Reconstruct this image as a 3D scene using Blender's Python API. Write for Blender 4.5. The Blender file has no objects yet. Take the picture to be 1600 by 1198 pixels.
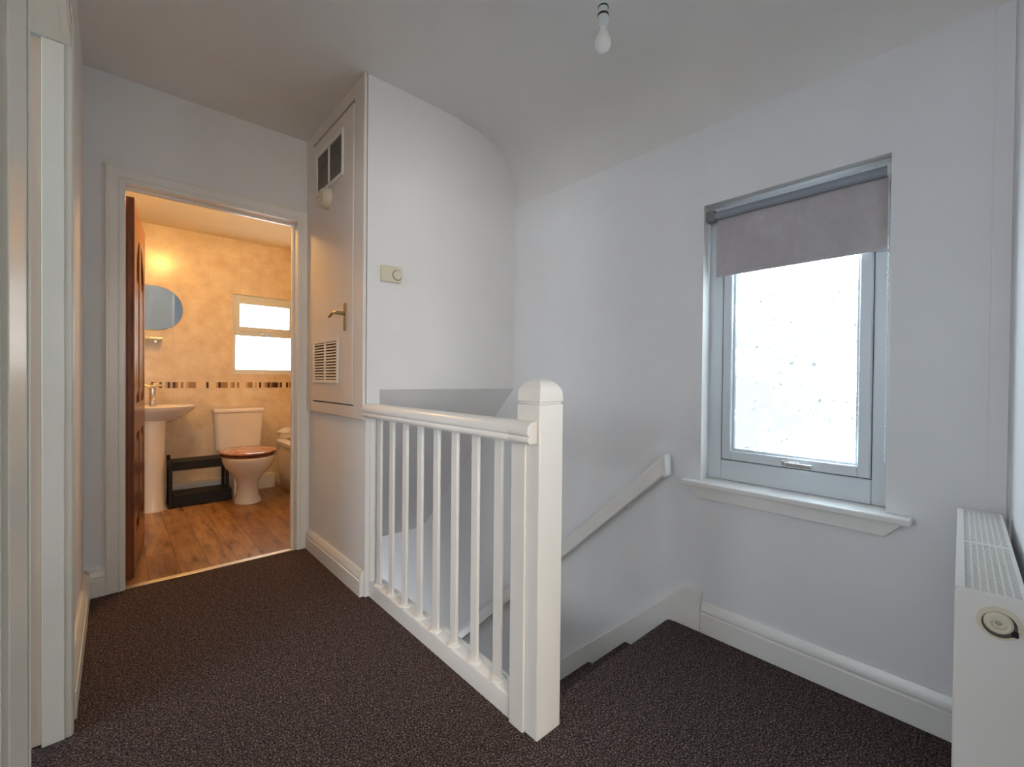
import bpy, bmesh, math, random
from mathutils import Vector, Matrix
random.seed(4)
PI = math.pi
COL = bpy.context.scene.collection

# ------------------------------------------------------------------ materials
def new_mat(name):
    m = bpy.data.materials.new(name); m.use_nodes = True
    nt = m.node_tree; b = nt.nodes['Principled BSDF']
    return m, nt, b
def srgb(r, g, b):
    f = lambda c: (c/255/12.92) if c/255 <= 0.04045 else ((c/255+0.055)/1.055)**2.4
    return (f(r), f(g), f(b), 1)
def coords(nt):
    tc = nt.nodes.new('ShaderNodeTexCoord'); return tc.outputs['Object']
def world_pos(nt):
    return nt.nodes.new('ShaderNodeNewGeometry').outputs['Position']
def noise(nt, vec, scale, detail=3, rough=.5):
    n = nt.nodes.new('ShaderNodeTexNoise'); n.inputs['Scale'].default_value = scale
    n.inputs['Detail'].default_value = detail; n.inputs['Roughness'].default_value = rough
    nt.links.new(vec, n.inputs['Vector']); return n
def ramp(nt, fac, stops, interp='LINEAR'):
    r = nt.nodes.new('ShaderNodeValToRGB'); cr = r.color_ramp; cr.interpolation = interp
    while len(cr.elements) < len(stops): cr.elements.new(0.5)
    for e, (p, c) in zip(cr.elements, stops): e.position = p; e.color = c
    nt.links.new(fac, r.inputs['Fac']); return r
def bump(nt, b, height, strength, dist=.002, chain=None):
    bp = nt.nodes.new('ShaderNodeBump'); bp.inputs['Strength'].default_value = strength
    bp.inputs['Distance'].default_value = dist
    nt.links.new(height, bp.inputs['Height'])
    nt.links.new(bp.outputs['Normal'], b.inputs['Normal']); return bp
def mul(c, k): return (c[0]*k, c[1]*k, c[2]*k, 1)
def paint(name, col, rough=.6, bs=.15, scale=220, var=.03, dist=.001):
    m, nt, b = new_mat(name); v = world_pos(nt)
    n = noise(nt, v, 3, 3); r = ramp(nt, n.outputs['Fac'], [(.3, mul(col, 1-var)), (.7, mul(col, 1+var))])
    nt.links.new(r.outputs['Color'], b.inputs['Base Color']); b.inputs['Roughness'].default_value = rough
    if bs: bump(nt, b, noise(nt, v, scale, 2).outputs['Fac'], bs, dist)
    return m
def metal(name, col, rough=.25):
    m, nt, b = new_mat(name); v = world_pos(nt)
    b.inputs['Base Color'].default_value = col; b.inputs['Metallic'].default_value = 1
    n = noise(nt, v, 60, 2); r = ramp(nt, n.outputs['Fac'], [(0, (rough*.8,)*3+(1,)), (1, (rough*1.3,)*3+(1,))])
    nt.links.new(r.outputs['Color'], b.inputs['Roughness']); return m

M = {}
M['wall'] = paint('wall_emulsion', srgb(226, 226, 227), .75, .35, 160, .02)
M['ceil'] = paint('ceiling_emulsion', srgb(222, 220, 217), .85, .35, 140, .03)
M['gloss'] = paint('white_gloss_paint', srgb(230, 228, 224), .28, .2, 40, .03)
M['cream'] = paint('aged_cream_gloss', srgb(228, 223, 210), .33, .2, 40, .03)
M['door_white'] = paint('white_satin_door', srgb(222, 214, 206), .35, .15, 50, .02)
M['upvc'] = paint('upvc', srgb(208, 214, 218), .3, 0)
M['radiator'] = paint('radiator_enamel', srgb(226, 224, 219), .3, .1, 200, .02)
M['leaf_shaded'] = paint('door_paint_with_shade', srgb(208, 190, 170), .4, .15, 50, .03)  # door paint darkened towards pink, with the leaf's shade put into the colour
M['plastic'] = paint('ivory_plastic', srgb(214, 206, 184), .4, 0)
M['grey_plastic'] = paint('grey_plastic', srgb(120, 120, 120), .5, 0)
M['dark'] = paint('dark_gap', srgb(48, 44, 42), .8, 0)
M['recess'] = paint('recess_shade', srgb(88, 82, 74), .6, 0)
M['black'] = paint('black_plastic', srgb(9, 10, 15), .6, .1, 300)
M['ceramic'] = paint('ceramic', srgb(228, 222, 214), .12, 0)
M['chrome'] = metal('chrome', (.75, .74, .72, 1), .18)
M['brass'] = metal('aged_brass', (.42, .32, .19, 1), .35)
M['gold'] = metal('threshold_metal', (.80, .70, .52, 1), .3)
M['mirror'] = metal('mirror_glass', (.62, .68, .72, 1), .03)
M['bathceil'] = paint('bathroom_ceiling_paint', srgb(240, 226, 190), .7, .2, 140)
M['bath_white'] = paint('bath_acrylic', srgb(226, 216, 200), .18, 0)
M['cloth'] = paint('cloth_white', srgb(205, 200, 190), .9, .6, 120)
M['roller'] = paint('roller_grey', srgb(140, 146, 154), .5, .1)

def carpet():
    m, nt, b = new_mat('brown_fleck_carpet'); v = world_pos(nt)
    n1 = noise(nt, v, 190, 2, .7); n2 = noise(nt, v, 48, 3)
    r = ramp(nt, n1.outputs['Fac'], [(.34, srgb(30, 24, 26)), (.5, srgb(72, 60, 60)), (.62, srgb(128, 112, 107)), (.72, srgb(178, 162, 150))])
    r2 = ramp(nt, n2.outputs['Fac'], [(.3, (.72, .72, .74, 1)), (.7, (1.25, 1.22, 1.18, 1))])
    mx = nt.nodes.new('ShaderNodeMixRGB'); mx.blend_type = 'MULTIPLY'; mx.inputs['Fac'].default_value = 1
    nt.links.new(r.outputs['Color'], mx.inputs['Color1']); nt.links.new(r2.outputs['Color'], mx.inputs['Color2'])
    nt.links.new(mx.outputs['Color'], b.inputs['Base Color'])
    b.inputs['Roughness'].default_value = .95; b.inputs['Specular IOR Level'].default_value = .1
    bump(nt, b, n1.outputs['Fac'], 1.0, .006); return m
M['carpet'] = carpet()

def laminate():
    m, nt, b = new_mat('oak_laminate'); v = world_pos(nt)
    mp = nt.nodes.new('ShaderNodeMapping'); mp.inputs['Rotation'].default_value = (0, 0, PI/2)
    nt.links.new(v, mp.inputs['Vector'])
    br = nt.nodes.new('ShaderNodeTexBrick'); nt.links.new(mp.outputs['Vector'], br.inputs['Vector'])
    br.inputs['Scale'].default_value = 1; br.inputs['Brick Width'].default_value = 1.1; br.inputs['Row Height'].default_value = .13
    br.inputs['Mortar Size'].default_value = .0015
    br.inputs['Color1'].default_value = srgb(198, 160, 112); br.inputs['Color2'].default_value = srgb(162, 122, 80)
    br.inputs['Mortar'].default_value = srgb(80, 55, 36)
    mp2 = nt.nodes.new('ShaderNodeMapping'); mp2.inputs['Scale'].default_value = (9, 1.6, 1); nt.links.new(v, mp2.inputs['Vector'])
    n = noise(nt, mp2.outputs['Vector'], 2.4, 6, .65)
    r = ramp(nt, n.outputs['Fac'], [(.32, srgb(120, 96, 78)), (.45, srgb(208, 196, 184)), (.7, srgb(255, 250, 240))])
    mx = nt.nodes.new('ShaderNodeMixRGB'); mx.blend_type = 'MULTIPLY'; mx.inputs['Fac'].default_value = 1
    nt.links.new(br.outputs['Color'], mx.inputs['Color1']); nt.links.new(r.outputs['Color'], mx.inputs['Color2'])
    nt.links.new(mx.outputs['Color'], b.inputs['Base Color']); b.inputs['Roughness'].default_value = .3
    return m
M['laminate'] = laminate()

def wood(name, c1, c2, rough=.3, sc=(18, 18, 1.5)):
    m, nt, b = new_mat(name); v = coords(nt)
    mp = nt.nodes.new('ShaderNodeMapping'); mp.inputs['Scale'].default_value = sc; nt.links.new(v, mp.inputs['Vector'])
    n = noise(nt, mp.outputs['Vector'], 2.5, 5, .6)
    r = ramp(nt, n.outputs['Fac'], [(.3, c1), (.7, c2)])
    nt.links.new(r.outputs['Color'], b.inputs['Base Color']); b.inputs['Roughness'].default_value = rough
    return m
M['pine'] = wood('varnished_pine', srgb(98, 50, 30), srgb(142, 80, 50), .25)
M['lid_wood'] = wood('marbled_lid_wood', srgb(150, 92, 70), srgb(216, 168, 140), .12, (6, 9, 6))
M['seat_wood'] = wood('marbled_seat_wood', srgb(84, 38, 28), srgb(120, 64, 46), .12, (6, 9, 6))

def tile():
    m, nt, b = new_mat('beige_wall_tiles')
    v = world_pos(nt); sp = nt.nodes.new('ShaderNodeSeparateXYZ'); nt.links.new(v, sp.inputs[0])
    ad = nt.nodes.new('ShaderNodeMath'); ad.operation = 'ADD'; nt.links.new(sp.outputs['X'], ad.inputs[0]); nt.links.new(sp.outputs['Y'], ad.inputs[1])
    of = nt.nodes.new('ShaderNodeMath'); of.operation = 'ADD'; of.inputs[1].default_value = -4.75+.137; nt.links.new(ad.outputs[0], of.inputs[0])
    oz = nt.nodes.new('ShaderNodeMath'); oz.operation = 'ADD'; oz.inputs[1].default_value = -.135; nt.links.new(sp.outputs['Z'], oz.inputs[0])
    cb = nt.nodes.new('ShaderNodeCombineXYZ'); nt.links.new(of.outputs[0], cb.inputs['X']); nt.links.new(oz.outputs[0], cb.inputs['Y'])
    br = nt.nodes.new('ShaderNodeTexBrick'); br.offset = 0; nt.links.new(cb.outputs[0], br.inputs['Vector'])
    br.inputs['Scale'].default_value = 1; br.inputs['Brick Width'].default_value = .25; br.inputs['Row Height'].default_value = .4
    br.inputs['Mortar Size'].default_value = .0016; br.inputs['Mortar Smooth'].default_value = .2
    n = noise(nt, v, 9, 6, .65)
    r = ramp(nt, n.outputs['Fac'], [(.3, srgb(204, 186, 160)), (.5, srgb(219, 203, 180)), (.72, srgb(230, 218, 198))])
    nt.links.new(r.outputs['Color'], br.inputs['Color1']); nt.links.new(r.outputs['Color'], br.inputs['Color2'])
    br.inputs['Mortar'].default_value = srgb(206, 189, 164)
    nt.links.new(br.outputs['Color'], b.inputs['Base Color']); b.inputs['Roughness'].default_value = .22
    bump(nt, b, n.outputs['Fac'], .12, .004)
    return m
M['tile'] = tile()
def mosaic():
    m, nt, b = new_mat('mosaic_border'); v = world_pos(nt)
    sp = nt.nodes.new('ShaderNodeSeparateXYZ'); nt.links.new(v, sp.inputs[0])
    ml = nt.nodes.new('ShaderNodeMath'); ml.operation = 'MULTIPLY'; ml.inputs[1].default_value = 55; nt.links.new(sp.outputs['X'], ml.inputs[0])
    fl = nt.nodes.new('ShaderNodeMath'); fl.operation = 'FLOOR'; nt.links.new(ml.outputs[0], fl.inputs[0])
    wn = nt.nodes.new('ShaderNodeTexWhiteNoise'); wn.noise_dimensions = '1D'; nt.links.new(fl.outputs[0], wn.inputs['W'])
    r = ramp(nt, wn.outputs['Value'], [(0, srgb(66, 46, 34)), (.14, srgb(158, 126, 88)), (.32, srgb(222, 204, 176)), (.74, srgb(190, 162, 124)), (.90, srgb(96, 72, 52))], 'CONSTANT')
    nt.links.new(r.outputs['Color'], b.inputs['Base Color']); b.inputs['Roughness'].default_value = .2
    return m
M['mosaic'] = mosaic()

def pane(name, low=None, tint=(1, 1, 1)):
    """obscured glass; its daylight is put in as emission, brighter in patches"""
    m, nt, b = new_mat(name); v = world_pos(nt)
    b.inputs['Base Color'].default_value = (.5, .53, .55, 1); b.inputs['Roughness'].default_value = .12
    n = noise(nt, v, 26, 4, .6); n.inputs['Distortion'].default_value = 1.6
    bump(nt, b, n.outputs['Fac'], .5, .004)
    if low is None:
        r = ramp(nt, n.outputs['Fac'], [(.3, mul(tint, .93)), (.7, mul(tint, 1.0))])
        nt.links.new(r.outputs['Color'], b.inputs['Emission Color']); return m
    big = noise(nt, v, 1.7, 2)
    ad = nt.nodes.new('ShaderNodeMath'); ad.operation = 'MULTIPLY_ADD'; ad.inputs[1].default_value = 1.1
    nt.links.new(big.outputs['Fac'], ad.inputs[0]); nt.links.new(n.outputs['Fac'], ad.inputs[2])
    r = ramp(nt, ad.outputs[0], [(1.00, mul((.84, .94, 1.0), low)), (1.0, (.68, .86, 1, 1))])
    r.color_ramp.elements[0].position = .0
    mr = nt.nodes.new('ShaderNodeMapRange'); mr.inputs['From Min'].default_value = 1.09; mr.inputs['From Max'].default_value = 1.26
    nt.links.new(ad.outputs[0], mr.inputs['Value'])
    nt.links.new(mr.outputs[0], r.inputs['Fac'])
    vo = nt.nodes.new('ShaderNodeTexVoronoi'); vo.inputs['Scale'].default_value = 40; vo.feature = 'F1'
    nd = noise(nt, v, 30, 2); mxv = nt.nodes.new('ShaderNodeVectorMath'); mxv.operation = 'MULTIPLY_ADD'
    nt.links.new(nd.outputs['Color'], mxv.inputs[0]); mxv.inputs[1].default_value = (.05, .05, .05); nt.links.new(v, mxv.inputs[2])
    nt.links.new(mxv.outputs[0], vo.inputs['Vector'])
    r2 = ramp(nt, vo.outputs['Distance'], [(.15, (1, 1, 1, 1)), (.24, (0, 0, 0, 1))])
    sc = nt.nodes.new('ShaderNodeSeparateColor'); nt.links.new(vo.outputs['Color'], sc.inputs[0])
    gt = nt.nodes.new('ShaderNodeMath'); gt.operation = 'GREATER_THAN'; gt.inputs[1].default_value = .42; nt.links.new(sc.outputs[0], gt.inputs[0])
    mm = nt.nodes.new('ShaderNodeMath'); mm.operation = 'MULTIPLY'; nt.links.new(gt.outputs[0], mm.inputs[0]); nt.links.new(r2.outputs['Color'], mm.inputs[1])
    mx = nt.nodes.new('ShaderNodeMixRGB'); nt.links.new(mm.outputs[0], mx.inputs['Fac'])
    nt.links.new(r.outputs['Color'], mx.inputs['Color1']); mx.inputs['Color2'].default_value = mul((.85, .93, 1), low*.42)
    nt.links.new(mx.outputs['Color'], b.inputs['Emission Color'])
    return m
M['pane'] = pane('obscured_glass', .027)
M['pane_bath'] = pane('obscured_glass_bath', None, (.93, .97, 1))
M['pane_left'] = pane('left_bedroom_glass', None, (.82, .91, 1))
M['pane_fill'] = pane('rear_fill_glow', None, (1, .90, .76))  # glow of the fill window added behind the camera

def fabric():
    m, nt, b = new_mat('blind_fabric'); v = world_pos(nt)
    n = noise(nt, v, 7, 5, .7); n.inputs['Distortion'].default_value = .8
    r = ramp(nt, n.outputs['Fac'], [(.3, srgb(172, 165, 166)), (.62, srgb(187, 181, 182)), (.74, srgb(214, 209, 210))])
    nt.links.new(r.outputs['Color'], b.inputs['Base Color']); b.inputs['Roughness'].default_value = .8
    bump(nt, b, noise(nt, v, 500, 1).outputs['Fac'], .2, .001); return m
M['fabric'] = fabric()
def bulbglass():
    m, nt, b = new_mat('pearl_bulb_glass'); v = world_pos(nt)
    b.inputs['Base Color'].default_value = (.85, .85, .86, 1); b.inputs['Roughness'].default_value = .12
    b.inputs['Transmission Weight'].default_value = .35; b.inputs['IOR'].default_value = 1.2
    bump(nt, b, noise(nt, v, 50, 1).outputs['Fac'], .02); return m
M['bulb'] = bulbglass()
def lit(name, col, s):
    m, nt, b = new_mat(name); b.inputs['Emission Color'].default_value = col; b.inputs['Emission Strength'].default_value = s
    b.inputs['Base Color'].default_value = (.9, .85, .75, 1); return m

# ------------------------------------------------------------------ mesh tools
ORIG = {}
class MB:
    def __init__(s): s.bm = bmesh.new()
    def box(s, x0, x1, y0, y1, z0, z1):
        vs = [s.bm.verts.new(p) for p in [(x0,y0,z0),(x1,y0,z0),(x1,y1,z0),(x0,y1,z0),(x0,y0,z1),(x1,y0,z1),(x1,y1,z1),(x0,y1,z1)]]
        for f in [(3,2,1,0),(4,5,6,7),(0,1,5,4),(1,2,6,5),(2,3,7,6),(3,0,4,7)]: s.bm.faces.new([vs[i] for i in f])
        return s
    def prism(s, poly, axis, a, b):
        """poly of 2-D points in the plane normal to axis, extruded a..b"""
        def P(p, t):
            if axis == 'X': return (t, p[0], p[1])
            if axis == 'Y': return (p[0], t, p[1])
            return (p[0], p[1], t)
        A = [s.bm.verts.new(P(p, a)) for p in poly]; B = [s.bm.verts.new(P(p, b)) for p in poly]
        n = len(poly); s.bm.faces.new(A); s.bm.faces.new(B[::-1])
        for i in range(n): s.bm.faces.new([A[i], B[i], B[(i+1) % n], A[(i+1) % n]])
        return s
    def rings(s, rings, cap=True, closed=True):
        R = [[s.bm.verts.new(p) for p in r] for r in rings]
        for a, b in zip(R, R[1:]):
            n = len(a)
            for i in range(n if closed else n-1): s.bm.faces.new([a[i], a[(i+1) % n], b[(i+1) % n], b[i]])
        if cap: s.bm.faces.new(R[0][::-1]); s.bm.faces.new(R[-1])
        return s
    def lathe(s, prof, c=(0,0,0), axis='Z', n=24, sx=1, sy=1):
        """prof: (radius, height)"""
        rs = []
        for r, h in prof:
            ring = []
            for i in range(n):
                a = 2*PI*i/n; x, y = r*math.cos(a)*sx, r*math.sin(a)*sy
                p = {'Z': (x, y, h), 'X': (h, x, y), 'Y': (y, h, x)}[axis]
                ring.append((p[0]+c[0], p[1]+c[1], p[2]+c[2]))
            rs.append(ring)
        return s.rings(rs)
    def tube(s, pts, r, n=10):
        pts = [Vector(p) for p in pts]; rs = []
        for i, p in enumerate(pts):
            t = (pts[min(i+1, len(pts)-1)]-pts[max(i-1, 0)]).normalized()
            up = Vector((0,0,1)) if abs(t.z) < .9 else Vector((0,1,0))
            u = t.cross(up).normalized(); w = t.cross(u)
            rr = r[i] if isinstance(r, (list, tuple)) else r
            rs.append([tuple(p+u*rr*math.cos(2*PI*k/n)+w*rr*math.sin(2*PI*k/n)) for k in range(n)])
        return s.rings(rs)
    def sphere(s, c, r, n=8, m=6):
        return s.lathe([(max(1e-4, r*math.sin(PI*k/m)), -r*math.cos(PI*k/m)) for k in range(m+1)], c, 'Z', n)
    def build(s, name, mat, parent=None, bevel=0, smooth=False, local=False, seg=2, mod=None):
        bmesh.ops.recalc_face_normals(s.bm, faces=s.bm.faces)
        me = bpy.data.meshes.new(name); s.bm.to_mesh(me); s.bm.free()
        me.materials.append(M[mat] if isinstance(mat, str) else mat)
        o = bpy.data.objects.new(name, me); COL.objects.link(o)
        if parent is not None:
            o.parent = parent
            if not local: me.transform(Matrix.Translation(-ORIG[parent.name]))
            ORIG[o.name] = ORIG[parent.name]
        else:
            xs = [v.co for v in me.vertices]
            c = Vector(((min(v.x for v in xs)+max(v.x for v in xs))/2, (min(v.y for v in xs)+max(v.y for v in xs))/2, min(v.z for v in xs)))
            me.transform(Matrix.Translation(-c)); o.location = c; ORIG[o.name] = c
        if smooth:
            for p in me.polygons: p.use_smooth = True
            try: me.set_sharp_from_angle(angle=math.radians(40))
            except Exception: pass
        if bevel:
            bv = o.modifiers.new('Bevel', 'BEVEL'); bv.width = bevel; bv.segments = seg; bv.limit_method = 'ANGLE'
            bv.angle_limit = math.radians(35); bv.harden_normals = False
            for p in me.polygons: p.use_smooth = True
            me.set_sharp_from_angle(angle=math.radians(50))
        return o
def empty(name, loc, rz=0):
    o = bpy.data.objects.new(name, None); COL.objects.link(o); o.location = loc; o.rotation_euler = (0, 0, rz)
    o.empty_display_size = .1; ORIG[o.name] = Vector(loc); return o
def tag(o, label, cat, group=None):
    o['label'] = label; o['category'] = cat
    if group: o['group'] = group
    return o
def struct(o, label=None, cat=None):
    o['kind'] = 'structure'
    if label: o['label'] = label
    if cat: o['category'] = cat
    return o

# ------------------------------------------------------------------ measures
XL, XC, XW = -.112, .885, 1.835
YB, YT, H = 2.864, 2.026, 2.4835
YK, HB = 4.75, 2.31
TH = 2.96            # bathroom side of the door wall
def rearY(x): return -.014 + .045*(x-XW)

# ------------------------------------------------------------------ setting
f = MB()
f.prism([(-.45, rearY(-.45)-.1), (XW, rearY(XW)), (XW, .957), (.96, .957), (.96, YT), (XC+.01, YT), (XC+.01, YB+.006), (-.45, YB+.006)], 'Z', -.2, 0)
struct(f.build('floor', 'carpet'), 'brown flecked carpet covering the upstairs landing', 'carpet')
struct(MB().box(-.7, .95, YB+.007, YK+.1, -.1, 0).box(.95, 1.85, 3.22, YK+.1, -.035, 0).build('floor', 'laminate'), 'oak effect laminate floor of the bathroom', 'floor')

# ceiling with the coved junction over the window wall
c = MB(); c.box(-.45, XW+.2, -.4, YB+.05, H, H+.1)
cv = [(XW+.02, H+.02), (1.22, H+.02), (1.22, H)]
for x, z in [(1.30, 2.4825), (1.40, 2.478), (1.50, 2.468), (1.60, 2.447), (1.68, 2.415), (1.74, 2.372), (1.785, 2.315), (1.812, 2.25), (1.828, 2.18), (XW+.0005, 2.10)]: cv.append((x, z))
cv.append((XW+.02, 2.10)); c.prism(cv, 'Y', -.4, YT+.03)
struct(c.build('ceiling', 'ceil', smooth=True))
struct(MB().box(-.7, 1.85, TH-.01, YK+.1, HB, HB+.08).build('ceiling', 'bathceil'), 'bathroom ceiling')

# bathroom door wall
w = MB()
w.box(XL-.15, .02, YB, TH, 0, H); w.box(.829, XC+.01, YB, TH, 0, H); w.box(.02, .829, YB, TH, 1.996, H)
w.box(XC, 1.95, YB+.02, TH, .25, H)
struct(w.build('wall_back', 'wall'))
# left wall with doorway
w = MB()
w.box(XL-.13, XL, 1.81, YB, 0, H); w.box(XL-.13, XL, .93, 1.81, 1.996, H); w.box(XL-.13, XL, .725, .93, 0, H)
w.box(XL-.13, XL, .15, .725, 1.996, H); w.box(XL-.13, XL, -.4, .15, 0, H)
struct(w.build('wall_left', 'wall'))
# window wall
oy0, oy1, oz0, oz1 = .2443, .8536, .612, 1.7858
w = MB()
w.box(XW, XW+.28, -.5, oy0, -2.7, H+.1); w.box(XW, XW+.28, oy1, 4.4, -2.7, H+.1)
w.box(XW, XW+.28, oy0, oy1, -2.7, oz0); w.box(XW, XW+.28, oy0, oy1, oz1, H+.1)
struct(w.build('wall_right', 'wall'))
# rear wall (slightly out of square) with bedroom doorway
w = MB()
def rw(a, b, z0, z1): w.prism([(a, rearY(a)), (b, rearY(b)), (b, rearY(b)-.1), (a, rearY(a)-.1)], 'Z', z0, z1)
rw(.74, XW+.05, 0, H); rw(-.02, .74, 1.99, H); rw(XL-.13, -.02, 0, H)
struct(w.build('wall_front', 'wall'))
# bedroom behind the camera
w = MB(); w.box(-1.7, 2.2, -2.9, -2.8, 0, H); w.box(-1.8, -1.7, -2.9, -.1, 0, H); w.box(2.2, 2.3, -2.9, -.1, 0, H)
w.box(-1.7, XL-.13, -.2, -.12, 0, H); w.box(XW+.28, 2.2, -.2, -.1, 0, H); w.box(-1.8, 2.3, -2.9, -.19, H, H+.1)
w.box(-3.2, -3.1, -.2, 2.7, 0, H); w.box(-3.1, XL-.13, -.2, -.1, 0, H); w.box(-3.1, XL-.13, 2.6, 2.7, 0, H); w.box(-3.2, XL-.13, -.2, 2.7, H, H+.1)
struct(w.build('wall_bedroom', 'wall'))
struct(MB().box(-3.2, -.4505, -.2, 2.7, -.2, -.001).build('floor', 'carpet'), 'left bedroom carpet')
struct(MB().box(-1.8, 2.3, -2.9, -.205, -.2, -.001).build('floor', 'carpet'), 'bedroom carpet')

# cupboard side wall above the stairs with its sloping soffit
w = MB()
w.prism([(YT, .992), (3.10, -.14), (3.16, -.14), (3.16, -.04), (YT+.08, 1.06), (YT+.08, H), (YT, H)], 'X', .955, XW)
w.box(XC+.003, .955, YT, YT+.08, .86, H)
struct(w.build('wall_cupboard', 'wall'))
struct(MB().box(.955, XW, 3.16, 4.4, -.14, -.04).build('ceiling', 'wall'), 'hall ceiling below the stairs soffit')
struct(MB().box(XC, .955, YT, YB+.02, -2.7, .86).build('wall_landing', 'wall'))
w = MB(); w.box(.90, .955, YT-1.2, YT, -2.7, -.2); w.box(.90, .955, YB+.02, 4.4, -2.7, -.1); w.box(.90, XW, 4.3, 4.4, -2.7, -.1)
w.box(.90, XW, .90, .95, -2.7, -.2)
struct(w.build('wall_stairwell', 'wall'))
struct(MB().box(.85, XW+.1, .8, 4.4, -2.8, -2.7).build('floor', 'laminate'), 'hall floor at the foot of the stairs')

# bathroom walls
w = MB(); wx0, wx1, wz0, wz1 = .80, 1.345, 1.075, 1.81
w.box(-.7, wx0, YK, YK+.2, 0, HB); w.box(wx1, 1.85, YK, YK+.2, 0, HB); w.box(wx0, wx1, YK, YK+.2, 0, wz0); w.box(wx0, wx1, YK, YK+.2, wz1, HB)
w.box(-.8, -.7, TH, YK+.2, 0, HB); w.box(1.80, 1.85, TH, YK+.2, 0, HB); w.box(XC+.02, 1.80, TH, TH+.03, .25, HB)
struct(w.build('wall_bathroom', 'tile'))
struct(MB().box(-.7, 1.80, YK-.004, YK+.01, .944, .995).build('trim_1', 'mosaic'), 'mosaic border strip of brown and cream slips across the bathroom tiles', 'tile border')

# ---- baseboards
def skirt_prof(t=.02, h=.128):   # (offset from wall, z)
    return [(0, 0), (t, 0), (t, h*.62), (t*.8, h*.64), (t*.8, h*.68), (t*.95, h*.71), (t*.9, h*.78), (t*.62, h*.9), (t*.35, h), (0, h)]
sp = skirt_prof()
struct(MB().prism([(XW-d, z) for d, z in sp], 'Y', .0, .835).build('baseboard_right', 'gloss', bevel=.0015))
struct(MB().prism([(XC-d, z*.95) for d, z in sp], 'Y', YT+.012, YB-.02).build('baseboard_cupboard', 'gloss', bevel=.0015))
struct(MB().prism([(XL+d*1.2, z*1.05) for d, z in sp], 'Y', 1.875, YB).build('baseboard_left', 'cream', bevel=.0015))
struct(MB().prism([(YB-d, z*1.02) for d, z in sp], 'X', XL+.02, -.036).build('baseboard_back', 'gloss', bevel=.0015))
b = MB()
a0, a1 = 1.0, XW-.03
for k in range(1): 
    d = .02
    b.prism([(.80, rearY(.80)), (a1, rearY(a1)), (a1, rearY(a1)+d), (.80, rearY(.80)+d)], 'Z', 0, .125)
struct(b.build('baseboard_front', 'gloss', bevel=.002))
# stair string on the window wall
st = [(.836, 0), (.836, .165), (.85, .172), (.885, .170), (.915, .155), (.95, .124)]
for y in (1.2, 1.6, 2.4, 3.6): st.append((y, .122-(y-.95)*.93))
st += [(3.6, .122-(3.6-.95)*.93-.36), (1.0, -.30), (.95, -.2), (.95, 0)]
struct(MB().prism(st, 'X', XW-.022, XW).build('trim_2', 'gloss', bevel=.003), 'white stair string board climbing the wall beside the carpeted treads', 'stair string')
# thin upright strip in the corner by the radiator
struct(MB().box(XW-.006, XW, -.01, .029, .13, 2.1).build('trim_3', 'wall', bevel=.002))
# pipe boxing in bathroom
struct(MB().box(-.6, 1.13, 4.63, YK, 0, .115).box(-.6, 1.135, 4.622, YK, .115, .128).build('trim_4', 'gloss', bevel=.002), 'low white pipe boxing along the tiled bathroom wall', 'boxing')

# ---- staircase
s = MB(); pts = []
y0 = .957
for k in range(1, 13):
    y = y0 + .215*(k-1); z = -.2*k
    # riser top, nosing
    pts += [(y+.0, z+.2-.03 if k > 1 else z+.17), (y, z)] if k > 1 else [(y+.002, -.03), (y+.002, z)]
    pts += [(y+.215+.02, z), (y+.215+.03, z-.008), (y+.215+.03, z-.024), (y+.215+.02, z-.032)]
yl = y0+.215*12
pts += [(yl, -2.6), (yl, -2.7), (y0+.002, -2.7)]
s.prism(pts, 'X', .957, XW-.023)
tag(s.build('staircase', 'carpet'), 'carpeted stairs dropping from the landing beside the window wall', 'stairs')
# landing nosing, part of the floor look
s = MB(); nz = []
for k in range(9):
    a = PI/2 - PI*k/8; nz.append((.957+.03*math.cos(a)*1.0, -.016+.016*math.sin(a)))
s.prism([(.9575, 0)]+nz+[(.9575, -.032)], 'X', .962, XW-.0225)
struct(s.build('trim_5', 'carpet', smooth=True), 'carpeted nosing at the edge of the top stair', 'nosing')

# ---- balustrade
R = empty('balustrade', (.93, 1.5, 0))
tag(R, 'white painted wooden balustrade guarding the stairwell edge', 'balustrade')
b = MB(); b.prism([(.905, .0), (.905, .066), (.911, .073), (.962, .073), (.962, -.2), (.9605, -.2), (.9605, .0)], 'Y', .985, YT)
b.box(.950, .962, .985, YT, .073, .079)
b.build('base_rail', 'gloss', R, bevel=.0025)
def railprof(full=True):
    p = [(.876, .862), (.868, .870), (.868, .878), (.873, .884), (.866, .890), (.864, .903), (.870, .917), (.882, .925), (.898, .928)]
    if full: p += [(.918, .926), (.931, .918), (.938, .904), (.936, .890), (.929, .884), (.934, .878), (.934, .870), (.926, .862)]
    else: p += [(.904, .928), (.904, .862)]
    return p
h = MB(); h.prism(railprof(True), 'Y', .9855, YT+.0)
h.prism(railprof(False), 'Y', .897, .9855)
h.build('handrail', 'gloss', R, bevel=.0015, smooth=True)
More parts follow.
